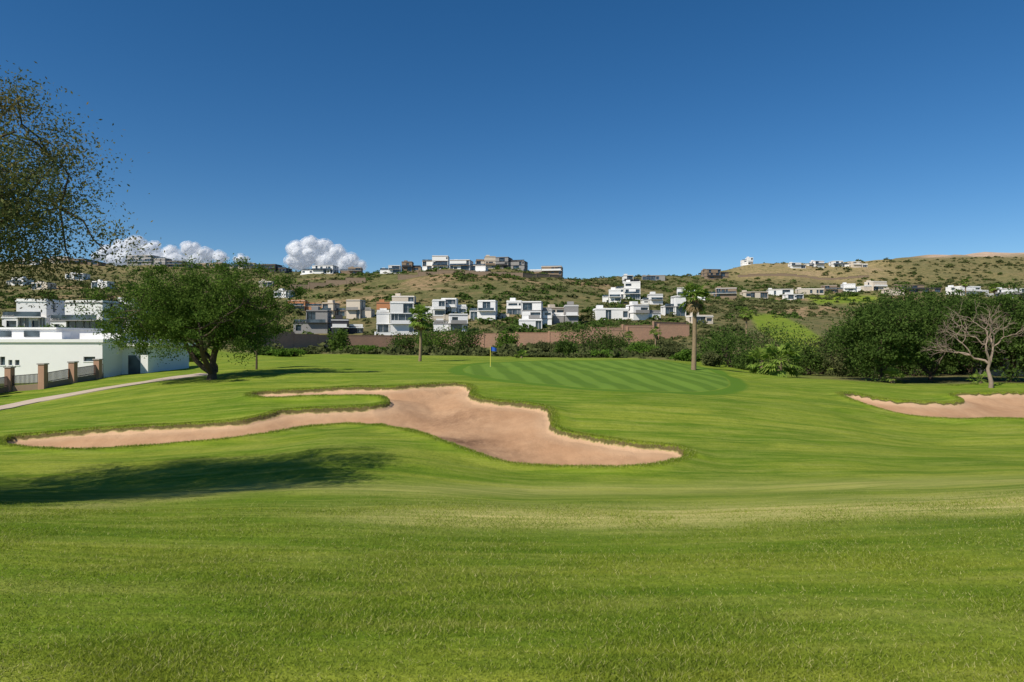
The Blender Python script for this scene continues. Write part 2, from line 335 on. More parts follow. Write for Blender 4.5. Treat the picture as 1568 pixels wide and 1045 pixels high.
# ------------------------------------------------------------------ trees
def curve(a,b,rng,bend=.12,n=6,sag=0):
    a=np.array(a,float);b=np.array(b,float); t=np.linspace(0,1,n)[:,None]; L=np.linalg.norm(b-a)
    o=rng.normal(size=3)*bend*L; o2=rng.normal(size=3)*bend*.5*L
    return a+(b-a)*t+np.sin(t*math.pi)*o+np.sin(t*2*math.pi)*o2+np.array([0,0,sag*L])*np.sin(t*math.pi)
def tree(name,base,center,r,nclump,lpc,leaf,clr,lm,seed,stems=3,trunk_r=.25,fork=.8,shell=.55,bm=None,asp=.45,lowcut=-.5,lump_amt=.42):
    rng=np.random.default_rng(seed); mb=MB(); base=np.array(base,float); c=np.array(center,float); r=np.array(r,float)
    dirs=rng.normal(size=(nclump*3,3)); dirs/=np.linalg.norm(dirs,axis=1)[:,None]
    dirs=dirs[dirs[:,2]>lowcut][:nclump]; nclump=len(dirs)
    rad=rng.random(nclump)**shell
    lump=1-lump_amt*.55+lump_amt*vnoise(dirs[:,0]*2.2+9,dirs[:,1]*2.2+dirs[:,2]*3.1+5,seed)
    cc=c+dirs*r*(rad*lump)[:,None]
    fk=base+np.array([0,0,fork])
    mb.tube(np.array([base-[0,0,.3],base+[0,0,.15],(base+fk)/2+rng.normal(size=3)*.04,fk]),[trunk_r*1.5,trunk_r*1.15,trunk_r,trunk_r*.95],9,0)
    limbs=[]
    for s in range(stems):
        a=2*math.pi*(s+.3*rng.random())/stems+seed
        tip=c+np.array([math.cos(a)*r[0]*.5,math.sin(a)*r[1]*.5,r[2]*rng.uniform(-.05,.35)])
        P=curve(fk-[0,0,.15],tip,rng,.09,9); mb.tube(P,np.linspace(trunk_r*.72,trunk_r*.18,9),7,0); limbs.append(P)
        for q in range(3):
            k=rng.integers(3,7); aa=a+rng.uniform(-1.1,1.1); tip2=c+np.array([math.cos(aa)*r[0]*.8,math.sin(aa)*r[1]*.8,r[2]*rng.uniform(-.3,.55)])
            P2=curve(P[k],tip2,rng,.1,7); mb.tube(P2,np.linspace(trunk_r*.33,trunk_r*.08,7),5,0); limbs.append(P2)
    LP_=np.concatenate([l[2:] for l in limbs])
    for q in cc[:: max(1,nclump//160)]:
        j=np.argmin(np.linalg.norm(LP_-q,axis=1)); mb.tube(curve(LP_[j],q,rng,.1,4),np.linspace(trunk_r*.10,trunk_r*.03,4)+.006,4,0)
    n=nclump*lpc; which=np.repeat(np.arange(nclump),lpc)
    sz=rng.uniform(.5,1.45,nclump)[which][:,None]
    C=cc[which]+rng.normal(size=(n,3))*clr*sz*np.array([1,1,.6])
    mb.leaves(C,leaf,rng,1,asp)
    return mb.build(name,[bm or bark,lm])
b=hit(325,581); d=b[1]
X=lambda px,d:(px-CX)/F*d
Zp=lambda py,d:(CY-py)/F*d
tree('mesquite_tree',b,(X(298,d),d+.5,Zp(487,d)),(X(440,d)-X(292,d),5.2,(Zp(405,d)-Zp(487,d))*1.04),330,280,.08,.40,leafA,11,5,.30,.6,.5,lowcut=-.72,lump_amt=.55)
b=at(-420,13.0)
tree('added_shade_tree',b,(-14.6,13.0,2.95),(6.9,4.4,3.0),1150,210,.034,.34,leafL,5,6,.24,1.8,.5,lowcut=-.65,lump_amt=.45)
b=(-17.5,9.0,float(height(-17.5,9.0)))  # unseen second tree, added to deepen and widen the left foreground shadow
tree('added_shade_tree',b,(-16.8,9.2,2.6),(4.6,3.6,2.6),420,170,.05,.36,leafL,9,5,.22,1.8,.5,lowcut=-.65,lump_amt=.45)
for (px,d,w,yt,yb,sd_,nc) in [(1350,66,125,460,600,21,240),(1425,72,160,443,600,22,320),(1545,70,150,446,600,23,290),(1640,66,140,450,600,24,120),(1295,92,80,490,590,26,100),(1485,84,130,448,600,27,220),(1390,88,110,458,600,28,160)]:
    b=at(px,d); zc=(Zp(yt,d)+Zp(yb-25,d))/2
    tree('mesquite_tree',b,(b[0],d,zc),(w/2*d/F*1.05,w/2*d/F,(Zp(yt,d)-zc)*1.05),nc,160,.13,.5,leafR,sd_,4,.2,.7,.5,lowcut=-.85,lump_amt=.6)
d=58;b=at(393,d)
tree('young_tree',b,(b[0],d,Zp(505,d)),(1.6,1.5,1.3),40,90,.09,.3,leafA,31,3,.08,1.6)
def bush(name,px,d,w,yt,seed,lm,leaf=.16,n=2600,dep=1.0):
    b=at(px,d); rx=w/2*d/F; H=max(.8,Zp(yt,d)-b[2]); rng=np.random.default_rng(seed); mb=MB()
    nc=max(10,n//45); dr=rng.normal(size=(nc,3)); dr/=np.linalg.norm(dr,axis=1)[:,None]
    lump=.6+.65*vnoise(dr[:,0]*2+seed,dr[:,1]*2+dr[:,2]*2,seed)
    cc=np.array([b[0],d,b[2]+H*.45])+dr*np.array([rx,rx*dep,H*.5])*(rng.random(nc)**.4*lump)[:,None]
    C=np.repeat(cc,45,0)+rng.normal(size=(nc*45,3))*np.array([rx*.13,rx*.13,H*.09]); C[:,2]=np.maximum(C[:,2],b[2])
    for q in cc[::4]: mb.tube(curve((b[0]+rng.normal()*.2,d,b[2]-.1),q,rng,.08,4),[.06,.05,.03,.015],4,0)
    mb.leaves(C,leaf,rng,1,.55); mb.build(name,[bark,lm])
BL=[(1120,84,90,500,leafR),(1165,96,80,494,leafS),(1215,90,95,490,leafR),(1258,84,70,512,leafS),(1098,100,60,502,leafR),(1088,80,34,538,leafS),(1235,78,60,528,leafR),(1145,80,50,535,leafR),(1285,76,50,535,leafS),
    (618,150,60,508,leafR),(672,145,76,498,leafA),(716,150,62,494,leafR),(520,140,40,498,leafA),(545,138,50,528,leafG),(900,150,96,492,leafR),(868,130,34,518,leafR),(940,150,60,506,leafR),(650,160,56,504,leafR),
    (775,150,34,505,leafG),(830,150,40,522,leafS),(980,140,60,524,leafG),(1020,130,50,530,leafS),(465,120,50,532,leafS),(440,105,50,534,leafG),(1010,165,50,520,leafS),(410,110,40,530,leafR),
    (270,90,50,516,leafR),(235,100,60,530,leafG),(295,85,40,528,leafA),(95,118,60,498,leafG),(25,122,60,500,leafA),(170,110,50,500,leafR),(575,130,40,530,leafG),(860,175,60,522,leafS),(750,135,40,536,leafS),(920,125,60,536,leafG),(815,120,60,540,leafS),(1050,110,40,536,leafG),
    (1320,80,70,548,leafR),(1400,86,90,540,leafR),(1470,90,90,545,leafR),(1530,95,90,540,leafR),(1590,84,90,545,leafR),(1365,92,60,520,leafS),(1440,96,90,530,leafR)]
for i,(px,d,w,yt,lm) in enumerate(BL):
    bush('bush',px,d,w,yt,100+i,lm,.13 if d<100 else .19)
def palm(name,px,d,ytop,R,seed,nl=34,skirt=True,tr=.17):
    b=at(px,d); rng=np.random.default_rng(seed); mb=MB(); top=Zp(ytop,d)-R*.85; hz=max(.3,top-b[2])
    P=np.array([[b[0]+.1*math.sin(t*2.5),d,b[2]-.2+(hz+.2)*t] for t in np.linspace(0,1,26)])
    rr=tr*(1.35-.45*np.linspace(0,1,26)**.5)*(1+.06*(np.arange(26)%2)); mb.tube(P,rr,10,0)
    c=P[-1]
    def fan(dirv,plen,bl,mat,drp):
        dirv=dirv/np.linalg.norm(dirv); side=np.cross(dirv,[0,0,1.]); side/=np.linalg.norm(side)+1e-9; up=np.cross(side,dirv)
        t=np.linspace(0,1,5)[:,None]; pe=c+dirv*plen*t+np.array([0,0,-drp*plen])*t**2; mb.tube(pe,[.03]*5,4,mat)
        h=pe[-1]
        for a in np.linspace(-1.7,1.7,15):
            v=dirv*math.cos(a)+side*math.sin(a); v=v+up*.12*rng.normal(); L=bl*(1-.12*abs(a))*rng.uniform(.8,1.15)
            wv=np.cross(v,up); wv/=np.linalg.norm(wv)+1e-9; wd=.10*bl
            m_=h+v*L*.5; e=h+v*L+np.array([0,0,-.3*L*rng.uniform(.3,1.3)])
            mb.add([h,m_-wv*wd,e,m_+wv*wd],[(0,1,2,3)],mat)
    for i in range(nl):
        el=math.radians(rng.uniform(-45,75)); az=i*2.4+rng.random()*.5
        fan(np.array([math.cos(az)*math.cos(el),math.sin(az)*math.cos(el),math.sin(el)]),R*.58,R*.52,1,.2)
    if skirt:
        for i in range(22):
            el=math.radians(rng.uniform(-80,-50)); az=i*2.4
            fan(np.array([math.cos(az)*math.cos(el),math.sin(az)*math.cos(el),math.sin(el)]),R*.5,R*.45,2,.2)
    return mb.build(name,[palmbark,palmL,palmD])
b=hit(1062,566); palm('fan_palm',1062,b[1],430,1.65,1,36,True,.19)
b=hit(643,553); palm('fan_palm',643,b[1],464,1.6,2,34,True,.14)
palm('fan_palm',1192,66,518,2.3,3,26,False,.22); palm('fan_palm',1165,68,528,1.8,4,22,False,.2)
palm('fan_palm',798,98,533,1.2,5,16,False,.15); palm('fan_palm',1003,150,498,1.5,6,20,False,.15); palm('fan_palm',1142,110,468,1.3,7,24,True,.14)
palm('fan_palm',1478,300,425,2.2,8,26,True,.25);palm('fan_palm',1522,250,432,2,9,26,True,.25);palm('fan_palm',963,160,505,1.3,12,20,False,.2);palm('fan_palm',1365,64,560,1.2,13,16,False,.2);palm('fan_palm',1500,62,578,1.2,14,14,False,.15)
def deadtree(name,px,d,ytop,wpx,seed):
    b=at(px,d); rng=np.random.default_rng(seed); mb=MB(); H=Zp(ytop,d)-b[2]
    def rec(p,dr,L,r,dep):
        q=p+dr*L; mb.tube(curve(p,q,rng,.06,5),np.linspace(r,r*.6,5),6 if dep<2 else 4,0)
        if dep>=6: return
        for k in range(3 if dep<5 else 2):
            nd=dr+rng.normal(size=3)*.52+np.array([0,0,.05]); nd/=np.linalg.norm(nd); rec(q,nd,L*rng.uniform(.62,.85),r*.58,dep+1)
    rec(np.array(b)-[0,0,.2],np.array([-.06,0,1.]),H*.33,.2,0)
    mb.build(name,[deadbark])
deadtree('bare_tree',1517,58,474,110,4)
# ------------------------------------------------------------------ hillside scrub
def scatter():
    rg=np.random.default_rng(12); vs=[]
    for v in range(6):
        n=40; dr=rg.normal(size=(n,3)); dr/=np.linalg.norm(dr,axis=1)[:,None]; dr[:,2]=np.abs(dr[:,2])
        C=dr*(rg.random(n)**.35)[:,None]*np.array([1,1,.85]); a=rg.normal(size=(n,3)); a/=np.linalg.norm(a,axis=1)[:,None]; bb=np.cross(a,rg.normal(size=(n,3))); bb/=np.linalg.norm(bb,axis=1)[:,None]
        s=rg.uniform(.17,.36,n)[:,None]; vs.append(np.stack([C-a*s,C-bb*s*.7,C+a*s,C+bb*s*.7],1).reshape(-1,3))
    def put(name,X_,Y_,S_,lm):
        Z_=height(X_,Y_); VV=[]
        for q in range(len(X_)): VV.append(vs[q%6]*np.array([S_[q],S_[q],S_[q]*(.7+.3*((q*7)%10)/10)])+np.array([X_[q],Y_[q],Z_[q]-.1]))
        V_=np.concatenate(VV); mb=MB(); mb.add(V_,np.arange(len(V_)).reshape(-1,4)); mb.build(name,[lm])
    n=50000; y=120*(1000/120)**rg.random(n); px=rg.uniform(-80,1650,n); x=(px-CX)/F*y; P=CY-F*height(x,y)/y
    dens=fbm(x/30,y/30,91,3); k=(rg.random(n)<np.clip((dens-.30)*2.8,.12,1))
    k&=~((px>1140)&(px<1330)&(y>120)&(y<300)&(P>480)); k&=(rg.random(n)<np.where((y>600)&(px>1100)&(px<1350),.3,1)); k&=~((y>830)&(px>1360))
    x=x[k];y=y[k]; s=rg.gamma(2.2,.36,len(x))*(.75+y/800)
    put('hillside_scrub',x,y,s,leafS)
    n=2600; y=205*(680/205)**rg.random(n); px=rg.uniform(-60,1640,n); x=(px-CX)/F*y; k=fbm(x/40,y/40,31,3)>.42
    k&=~((px>1140)&(px<1330)&(y<300)); x=x[k];y=y[k]
    put('distant_trees',x,y,rg.uniform(1.3,3.3,len(x)),leafR)
scatter()
# ------------------------------------------------------------------ buildings
white=simple('white_render',(.80,.79,.77),.85,.06,.6); offw=simple('cream_render',(.62,.54,.44),.85,.1,.6); grey=simple('grey_render',(.28,.27,.26),.85,.15,.6)
brown=simple('brown_stone',(.27,.20,.14),.9,.25,1); dark=simple('dark_cladding',(.045,.045,.05),.6,.2,1); terra=simple('terracotta_render',(.55,.25,.12),.85,.1,.6)
conc=simple('concrete',(.36,.33,.30),.9,.15,.8)
def glassmat():
    m,nt,out=newmat('window_glass'); n=N(nt); tc=n.new('ShaderNodeTexCoord').outputs['Object']
    c=n.mix(n.rng(n.noise(tc,.5,2),.4,.6),(.015,.025,.04),(.07,.10,.13)); b=n.bsdf(out,c,.08,spec=.6); return m
glass=glassmat()
def volume(W,S,Gl,x0,x1,y0,y1,z0,ns,rng,wm,sh=3.1,openness=.5):
    for s in range(ns):
        a=z0+s*sh; t=a+sh
        Gl.box(x0+.3,x1-.3,y0+.45,y1-.3,a+.02,t-.26,0)
        S.box(x0-.12,x1+.12,y0-.15,y1+.12,t-.25,t,0)
        W.box(x0,x0+.25,y0,y0+(y1-y0)*.45,a,t-.25); W.box(x0,x0+.25,y0+(y1-y0)*.62,y1,a,t-.25)
        W.box(x0,x0+.25,y0+(y1-y0)*.45,y0+(y1-y0)*.62,a,a+.9); 
        W.box(x1-.25,x1,y0,y0+(y1-y0)*.35,a,t-.25); W.box(x1-.25,x1,y0+(y1-y0)*.5,y1,a,t-.25); W.box(x1-.25,x1,y0+(y1-y0)*.35,y0+(y1-y0)*.5,a,a+1.0)
        W.box(x0+.25,x1-.25,y1-.25,y1,a,t-.25)
        x=x0+.25; e=x1-.25
        while x<e-.3:
            bw=min(rng.uniform(1.6,4.2),e-x); 
            if e-x-bw<1: bw=e-x
            r=rng.random()
            if r<1-openness: W.box(x,x+bw,y0,y0+.25,a,t-.25)
            elif r<1-openness*.55:
                W.box(x,x+bw,y0,y0+.25,a,a+1.0); W.box(x,x+bw,y0,y0+.25,t-.75,t-.25); W.box(x,x+.5,y0,y0+.25,a+1.0,t-.75)
            else:
                S.box(x,x+.1,y0+.3,y0+.42,a,t-.25); S.box(x+bw/2-.04,x+bw/2+.04,y0+.34,y0+.43,a,t-.25)
            x+=bw
def house(name,px0,px1,yt,yb,col,seed,yaw=0,trim=None,depth=None,dd=None,op=.42):
    rng=np.random.default_rng(seed); pc=(px0+px1)/2
    b=at(pc,dd) if dd else hit(pc,yb,100)
    d=b[1]; w=(px1-px0)*d/F; H=max(3,Zp(yt,d)-b[2]); ns=max(1,min(4,round(H/3.3))); sh=H/(ns+.12); D=depth or max(7,min(13,w*.6))
    root=link(name,None,None,(b[0],b[1]+D/2,b[2]),yaw)
    W,S,G,R=MB(),MB(),MB(),MB()
    W.box(-w/2+.1,w/2-.1,-D/2+.1,D/2-.1,-5,-.003)
    if ns==1 or w<7:
        volume(W,S,G,-w/2,w/2,-D/2,D/2,0,ns,rng,col,sh,op)
        tops=[(-w/2,w/2,-D/2,D/2,ns*sh)]
    else:
        f=rng.uniform(.5,.68); side=rng.random()<.5; cut=-w/2+w*(f if side else 1-f)
        hiL,hiR=(ns,ns-1) if side else (ns-1,ns)
        y2=-D/2+rng.uniform(.8,2.5)
        volume(W,S,G,-w/2,cut-.13,(-D/2 if side else y2),D/2,0,hiL,rng,col,sh,op)
        volume(W,S,G,cut+.13,w/2,(y2 if side else -D/2),D/2-.3,0,hiR,rng,col,sh,op)
        tops=[(-w/2,cut-.13,(-D/2 if side else y2),D/2,hiL*sh),(cut+.13,w/2,(y2 if side else -D/2),D/2-.3,hiR*sh)]
        lo=tops[1] if side else tops[0]
        R.box(lo[0]+.1,lo[1]-.1,lo[2]+.02,lo[2]+.07,lo[4]+.0,lo[4]+1.0)
        bx=tops[0] if side else tops[1]; mid=sh
        S.box(bx[0]+.3,bx[1]-.3,bx[2]-1.3,bx[2]-.16,mid-.2,mid-.02); R.box(bx[0]+.35,bx[1]-.35,bx[2]-1.28,bx[2]-1.22,mid-.02,mid+.95)
    for (a,bx_,c,e,z) in tops:
        W.box(a+.02,bx_-.02,c+.02,c+.2,z+.002,z+.35); W.box(a+.02,bx_-.02,e-.2,e-.02,z+.002,z+.35); W.box(a+.02,a+.2,c+.2,e-.2,z+.002,z+.35); W.box(bx_-.2,bx_-.02,c+.2,e-.2,z+.002,z+.35)
    t=tops[int(rng.integers(0,len(tops)))]
    if t[1]-t[0]>4: W.box(t[0]+1,t[0]+3.2,t[3]-3.6,t[3]-1,t[4]+.003,t[4]+1.6)
    W.build('walls',[col],root); S.build('slabs_and_frames',[trim or col],root); G.build('windows',[glass],root)
    if R.n: R.build('railings',[glass if rng.random()<.6 else (trim or col)],root)
    return root
wh,cr,gr,br,dk,te=white,offw,grey,brown,dark,terra
H_=[
('modern_house',447,500,474,511,gr,dk),('modern_house',505,552,488,512,dk,wh),('terracotta_house',440,490,459,476,te,cr),('cream_house',494,528,463,486,cr,br),('cream_house',531,568,458,488,cr,gr),
('white_house',574,630,461,511,wh,wh),('white_house',634,645,470,500,gr,wh),('white_house',648,680,458,486,wh,wh),('white_house',662,714,480,508,wh,gr),('white_house',676,714,456,482,wh,wh),('white_house',719,760,459,490,wh,wh),
('white_house',777,800,460,482,wh,wh),('white_house',801,846,461,499,wh,gr),('modern_house',848,886,466,497,gr,wh),('white_house',795,830,488,504,wh,wh),
('cream_house',600,634,452,468,cr,wh),('cream_house',838,862,470,484,cr,br),('terracotta_house',575,600,462,474,te,br),
('white_house',912,962,471,490,wh,wh),('white_house',965,1012,466,490,wh,gr),('white_house',924,952,443,464,wh,wh),('white_house',945,982,431,458,wh,wh),('white_house',1018,1050,452,484,wh,gr),('modern_house',1040,1082,440,458,wh,dk),('modern_house',1082,1130,440,457,br,wh),('white_house',985,1015,450,466,wh,gr),('white_house',955,980,421,436,wh,dk),('cream_house',1060,1090,482,496,cr,wh),
('white_house',581,612,406,418,wh,gr),('modern_house',615,644,400,414,br,dk),('white_house',646,686,391,409,wh,br),('white_house',690,745,397,414,wh,br),('modern_house',750,806,393,412,gr,dk),('modern_house',812,862,407,419,br,wh),('cream_house',728,758,392,402,cr,br),
('modern_house',193,255,390,403,gr,wh),('modern_house',256,298,399,409,dk,cr),('modern_house',300,345,402,410,br,cr),('modern_house',350,388,402,411,cr,dk),('modern_house',392,440,404,416,dk,br),('white_house',460,512,406,419,wh,dk),('cream_house',60,100,392,402,cr,br),('modern_house',105,150,396,405,br,dk),('white_house',20,50,396,405,wh,br),('modern_house',520,552,409,419,br,cr),
('modern_house',1080,1116,412,428,br,dk),('modern_house',985,1020,421,430,gr,br),('cream_house',1137,1153,394,400,wh,wh),('white_house',1212,1235,402,411,wh,gr),('white_house',1237,1262,399,409,wh,gr),('white_house',1276,1303,399,409,wh,gr),('cream_house',1305,1330,400,409,cr,wh),
('white_house',1180,1216,442,453,wh,br),('white_house',1226,1262,441,451,cr,wh),('cream_house',1264,1292,436,448,br,cr),('white_house',1294,1320,434,447,wh,wh),('cream_house',1322,1358,430,445,cr,wh),('modern_house',1380,1442,436,448,br,dk),('white_house',1464,1520,438,452,wh,wh),('white_house',1524,1575,441,457,wh,gr),
('cream_house',1140,1176,446,456,cr,br),('cream_house',1358,1385,442,452,cr,br),('white_house',1205,1230,450,458,wh,gr),
('white_house',5,40,425,437,wh,gr),('white_house',100,128,418,428,wh,br),('cream_house',48,75,432,443,cr,wh),('white_house',140,165,430,441,wh,wh),('white_house',420,445,444,456,wh,gr),('cream_house',395,415,430,440,cr,wh),
]
for i,(nm,a,b_,yt,yb,c,t) in enumerate(H_):
    house(nm,a,b_,yt,yb,c,300+i*3,math.radians(RNG.uniform(-14,14)),t)
house('white_house',-4,66,457,497,white,901,math.radians(6),white,dd=135,op=.7)
house('white_house',70,160,459,496,white,905,math.radians(-3),grey,dd=132,op=.75)
house('white_house',160,205,462,492,white,907,0,grey,dd=150)
def clubhouse():
    d=60.; b=at(75,d); root=link('white_building',None)
    g=b[2]-.5; W,S,G=MB(),MB(),MB(); x0,x1=X(-160,d),X(157,d); zt=Zp(524,d); t=.3; y0=d; y1=d+12
    wins=[(X(0,d),X(8,d),Zp(559,d),Zp(546,d)),(X(13,d),X(19,d),Zp(559,d),Zp(551,d)),(X(23,d),X(30,d),Zp(559,d),Zp(551,d)),(X(128,d),X(146,d),Zp(553,d),Zp(546,d)),(X(-70,d),X(-40,d),Zp(559,d),Zp(546,d))]
    wins.sort(); x=x0
    for a,b_,c,e in wins:
        W.box(x,a,y0,y0+t,g,zt); W.box(a,b_,y0,y0+t,g,c); W.box(a,b_,y0,y0+t,e,zt); G.box(a,b_,y0+.15,y0+.2,c,e); S.box(a-.04,b_+.04,y0-.05,y0+.02,c-.07,c-.002); x=b_
    W.box(x,x1,y0,y0+t,g,zt)
    W.box(x1-t,x1,y0+t,y1,g,zt); W.box(x0,x0+t,y0+t,y1,g,zt); W.box(x0+t,x1-t,y1-t,y1,g,zt)
    S.box(x0-.15,x1+.15,y0-.15,y1+.15,zt+.002,zt+.28)
    W.box(x1+.002,x1+2.4,y0+3,y1-1,g,zt-.35); S.box(x1+.16,x1+2.9,y0+2.4,y1-.6,zt-.345,zt-.1)
    G.box(x1+.6,x1+1.7,y0+2.96,y0+3.02,g+.5,zt-1.2)
    W.box(X(-120,d),X(50,d),y0+3,y1-2,zt+.282,Zp(503,d)); S.box(X(-122,d),X(54,d),y0+2.8,y1-1.8,Zp(503,d)+.002,Zp(501,d)+.05)
    W.box(X(57,d),X(72,d),y0+2,y0+3.2,zt+.282,Zp(508,d)); W.box(X(78,d),X(146,d),y0+4,y1-2,zt+.282,Zp(509,d))
    for k in range(3):
        xx=X(-90+45*k,d); G.box(xx,xx+1.4,y0+2.95,y0+3.02,zt+.5,Zp(506,d))
    W.build('walls',[white],root); S.build('roof_and_sills',[white],root); G.build('windows',[glass],root)
clubhouse()
d=82.; b=at(1545,d); root=link('shelter_building',None,None,(b[0],b[1],b[2]),math.radians(-8)); Wm=MB(); Wm.box(-2.2,5,1.2,5,0,2.1); Wm.build('walls',[grey],root)
Rm=MB(); Rm.add([(-3,-.6,2.1),(6,-.6,2.1),(6,2.8,3.3),(-3,2.8,3.3),(-3,6,2.1),(6,6,2.1)],[(0,1,2,3),(3,2,5,4)]); Rm.build('roof',[conc],root)
Pm=MB()
for q in (-2.8,0,2.9,5.8): Pm.box(q-.07,q+.07,-.5,-.36,-.3,2.09)
Pm.build('posts',[dark],root)
# ------------------------------------------------------------------ walls & fences
def brickmat(name,c1,c2,sc=1.2):
    m,nt,out=newmat(name); n=N(nt); g=n.new('ShaderNodeNewGeometry').outputs['Position']
    sx=n.new('ShaderNodeSeparateXYZ'); n.lk(g,sx.inputs[0]); cb=n.new('ShaderNodeCombineXYZ'); n.lk(n.math('ADD',sx.outputs[0],n.math('MULTIPLY',sx.outputs[1],.6)),cb.inputs[0]); n.lk(sx.outputs[2],cb.inputs[1])
    bt=n.new('ShaderNodeTexBrick'); bt.inputs['Scale'].default_value=sc; bt.inputs['Color1'].default_value=(*c1,1); bt.inputs['Color2'].default_value=(*c2,1); bt.inputs['Mortar'].default_value=(.35,.28,.22,1); n.lk(cb.outputs[0],bt.inputs['Vector'])
    c=n.mix(n.rng(n.noise(g,.15,5,.6),.4,.7,0,.55),bt.outputs[0],(.32,.23,.15)); n.bsdf(out,c,.95,spec=.05); return m
brick=brickmat('brick',(.52,.29,.18),(.42,.23,.15)); 
def wallstrip(name,pts,h,th,mat,cap=None):
    mb=MB()
    for (p0,d0),(p1,d1) in zip(pts[:-1],pts[1:]):
        a=np.array(at(p0,d0)); b2=np.array(at(p1,d1)); n_=max(1,int(np.linalg.norm(b2-a)/9)); step=(b2-a)/n_
        for k in range(n_):
            s=a+step*k; e=a+step*(k+1); v=(e-s)[:2]; L=np.linalg.norm(v); u=v/L; nn=np.array([-u[1],u[0]])*th/2
            zb=min(float(height(s[0],s[1])),float(height(e[0],e[1])))-.6; zt=(float(height(s[0],s[1]))+float(height(e[0],e[1])))/2+h
            def pr(off,z0,z1,m_,ex):
                s2=s[:2]-u*ex; e2=e[:2]+u*ex; o=nn*off
                V=[(*(s2-o),z0),(*(e2-o),z0),(*(e2+o),z0),(*(s2+o),z0),(*(s2-o),z1),(*(e2-o),z1),(*(e2+o),z1),(*(s2+o),z1)]
                mb.add(V,[(0,3,2,1),(4,5,6,7),(0,1,5,4),(1,2,6,5),(2,3,7,6),(3,0,4,7)],m_)
            pr(1,zb,zt,0,-.002); pr(1.3,zt+.002,zt+.12,1,0)
            q=s[:2]; mb.box(q[0]-.25,q[0]+.25,q[1]-.3,q[1]+.3,zb,zt+.3,0)
    mb.build(name,[mat,cap or mat])
wallstrip('brick_wall',[(365,150),(450,165),(520,182),(610,190),(740,194),(890,197),(960,200),(1055,205)],3.8,.4,brick)
wallstrip('brick_wall',[(905,207),(1000,212),(1050,220)],2.6,.4,brick)
wallstrip('white_garden_wall',[(575,212),(640,213)],1.2,.3,white); 
wallstrip('stone_retaining_wall',[(445,395),(500,400),(560,402)],3.2,.5,brown)
wallstrip('stone_retaining_wall',[(610,400),(700,404),(800,406),(860,425)],2.2,.5,brown)
wallstrip('stone_retaining_wall',[(1130,640),(1220,645),(1330,650)],2.,.6,brown)
wallstrip('stone_retaining_wall',[(640,262),(720,265),(780,262)],1.6,.4,offw)
# fence
P=[(-60,50),(-28,52),(15,54.5),(66,57),(112,59),(150,61.5),(184,64),(222,67),(262,71)]
fence=link('pillar_fence',None); mb=MB(); rl=MB()
for k,(p,d) in enumerate(P):
    if 55<p<160: d-=2.5
    P[k]=(p,d)
    b=at(p,d); zt=Zp([556,560,563,558,555,551,549,547,545][k],d); zt=max(zt,b[2]+1.3); mb.box(b[0]-.24,b[0]+.24,d-.24,d+.24,b[2]-.4,zt,0); mb.box(b[0]-.3,b[0]+.3,d-.3,d+.3,zt+.002,zt+.1,1)
    if k:
        s=np.array(at(*P[k-1])); e=np.array(b); n_=26
        for q in range(n_):
            c=s+(e-s)*(q+.5)/n_; rl.box(c[0]-.02,c[0]+.02,c[1]-.02,c[1]+.02,c[2]+.45,c[2]+1.25)
        def bar(z0,z1,th,m_,bb):
            V=[]
            for pt in (s,e):
                V+= [(pt[0]-.0,pt[1]-th,pt[2]+z0),(pt[0],pt[1]+th,pt[2]+z0),(pt[0],pt[1]+th,pt[2]+z1),(pt[0],pt[1]-th,pt[2]+z1)]
            bb.add(V,[(0,4,7,3),(1,2,6,5),(3,7,6,2),(0,1,5,4)],m_)
        bar(-.4,.44,.12,2,mb); bar(1.2,1.25,.025,0,rl); bar(.5,.55,.025,0,rl)
pil=simple('terracotta_stucco',(.42,.25,.17),.9,.2,2)
mb.build('pillars_and_base',[pil,conc,brown],fence); rl.build('metal_bars',[dark],fence)
# cart path
Lp=[(-220,650),(-100,634),(0,616),(60,607),(120,598),(180,589),(230,581),(280,574),(322,569.5)]
Rp=[(-220,668),(-100,650),(0,629),(60,618),(120,608),(180,597),(230,588),(280,580),(318,575)]
cl=[]; 
for a,b_ in zip(Lp,Rp):
    pa=np.array(hit(*a)[:2]); pb=np.array(hit(*b_)[:2]); cl.append((pa+pb)/2)
cl=np.array(cl); tt=np.linspace(0,len(cl)-1,90); cl=np.stack([np.interp(tt,range(len(cl)),cl[:,j]) for j in (0,1)],1)
kk=np.hanning(13);kk/=kk.sum(); pp=np.pad(cl,((6,6),(0,0)),mode='edge'); cl=np.stack([np.convolve(pp[:,j],kk,'valid') for j in (0,1)],1)
tg=np.gradient(cl,axis=0); tg/=np.linalg.norm(tg,axis=1)[:,None]+1e-9; nn=np.stack([-tg[:,1],tg[:,0]],1)
V=[]
for off,dz in ((-1.3,-.12),(-1.3,.06),(-.4,.07),(.4,.07),(1.3,.06),(1.3,-.12)):
    q=cl+nn*off; V.append(np.stack([q[:,0],q[:,1],height(q[:,0],q[:,1])+dz],1))
V=np.stack(V,1).reshape(-1,3); i=np.arange(89)[:,None]*6;k=np.arange(5)[None,:]
mb=MB(); mb.add(V,np.stack([i+k,i+k+1,i+6+k+1,i+6+k],-1).reshape(-1,4)); mb.build('cart_path',[simple('path_concrete',(.50,.40,.31),.9,.15,.7)])
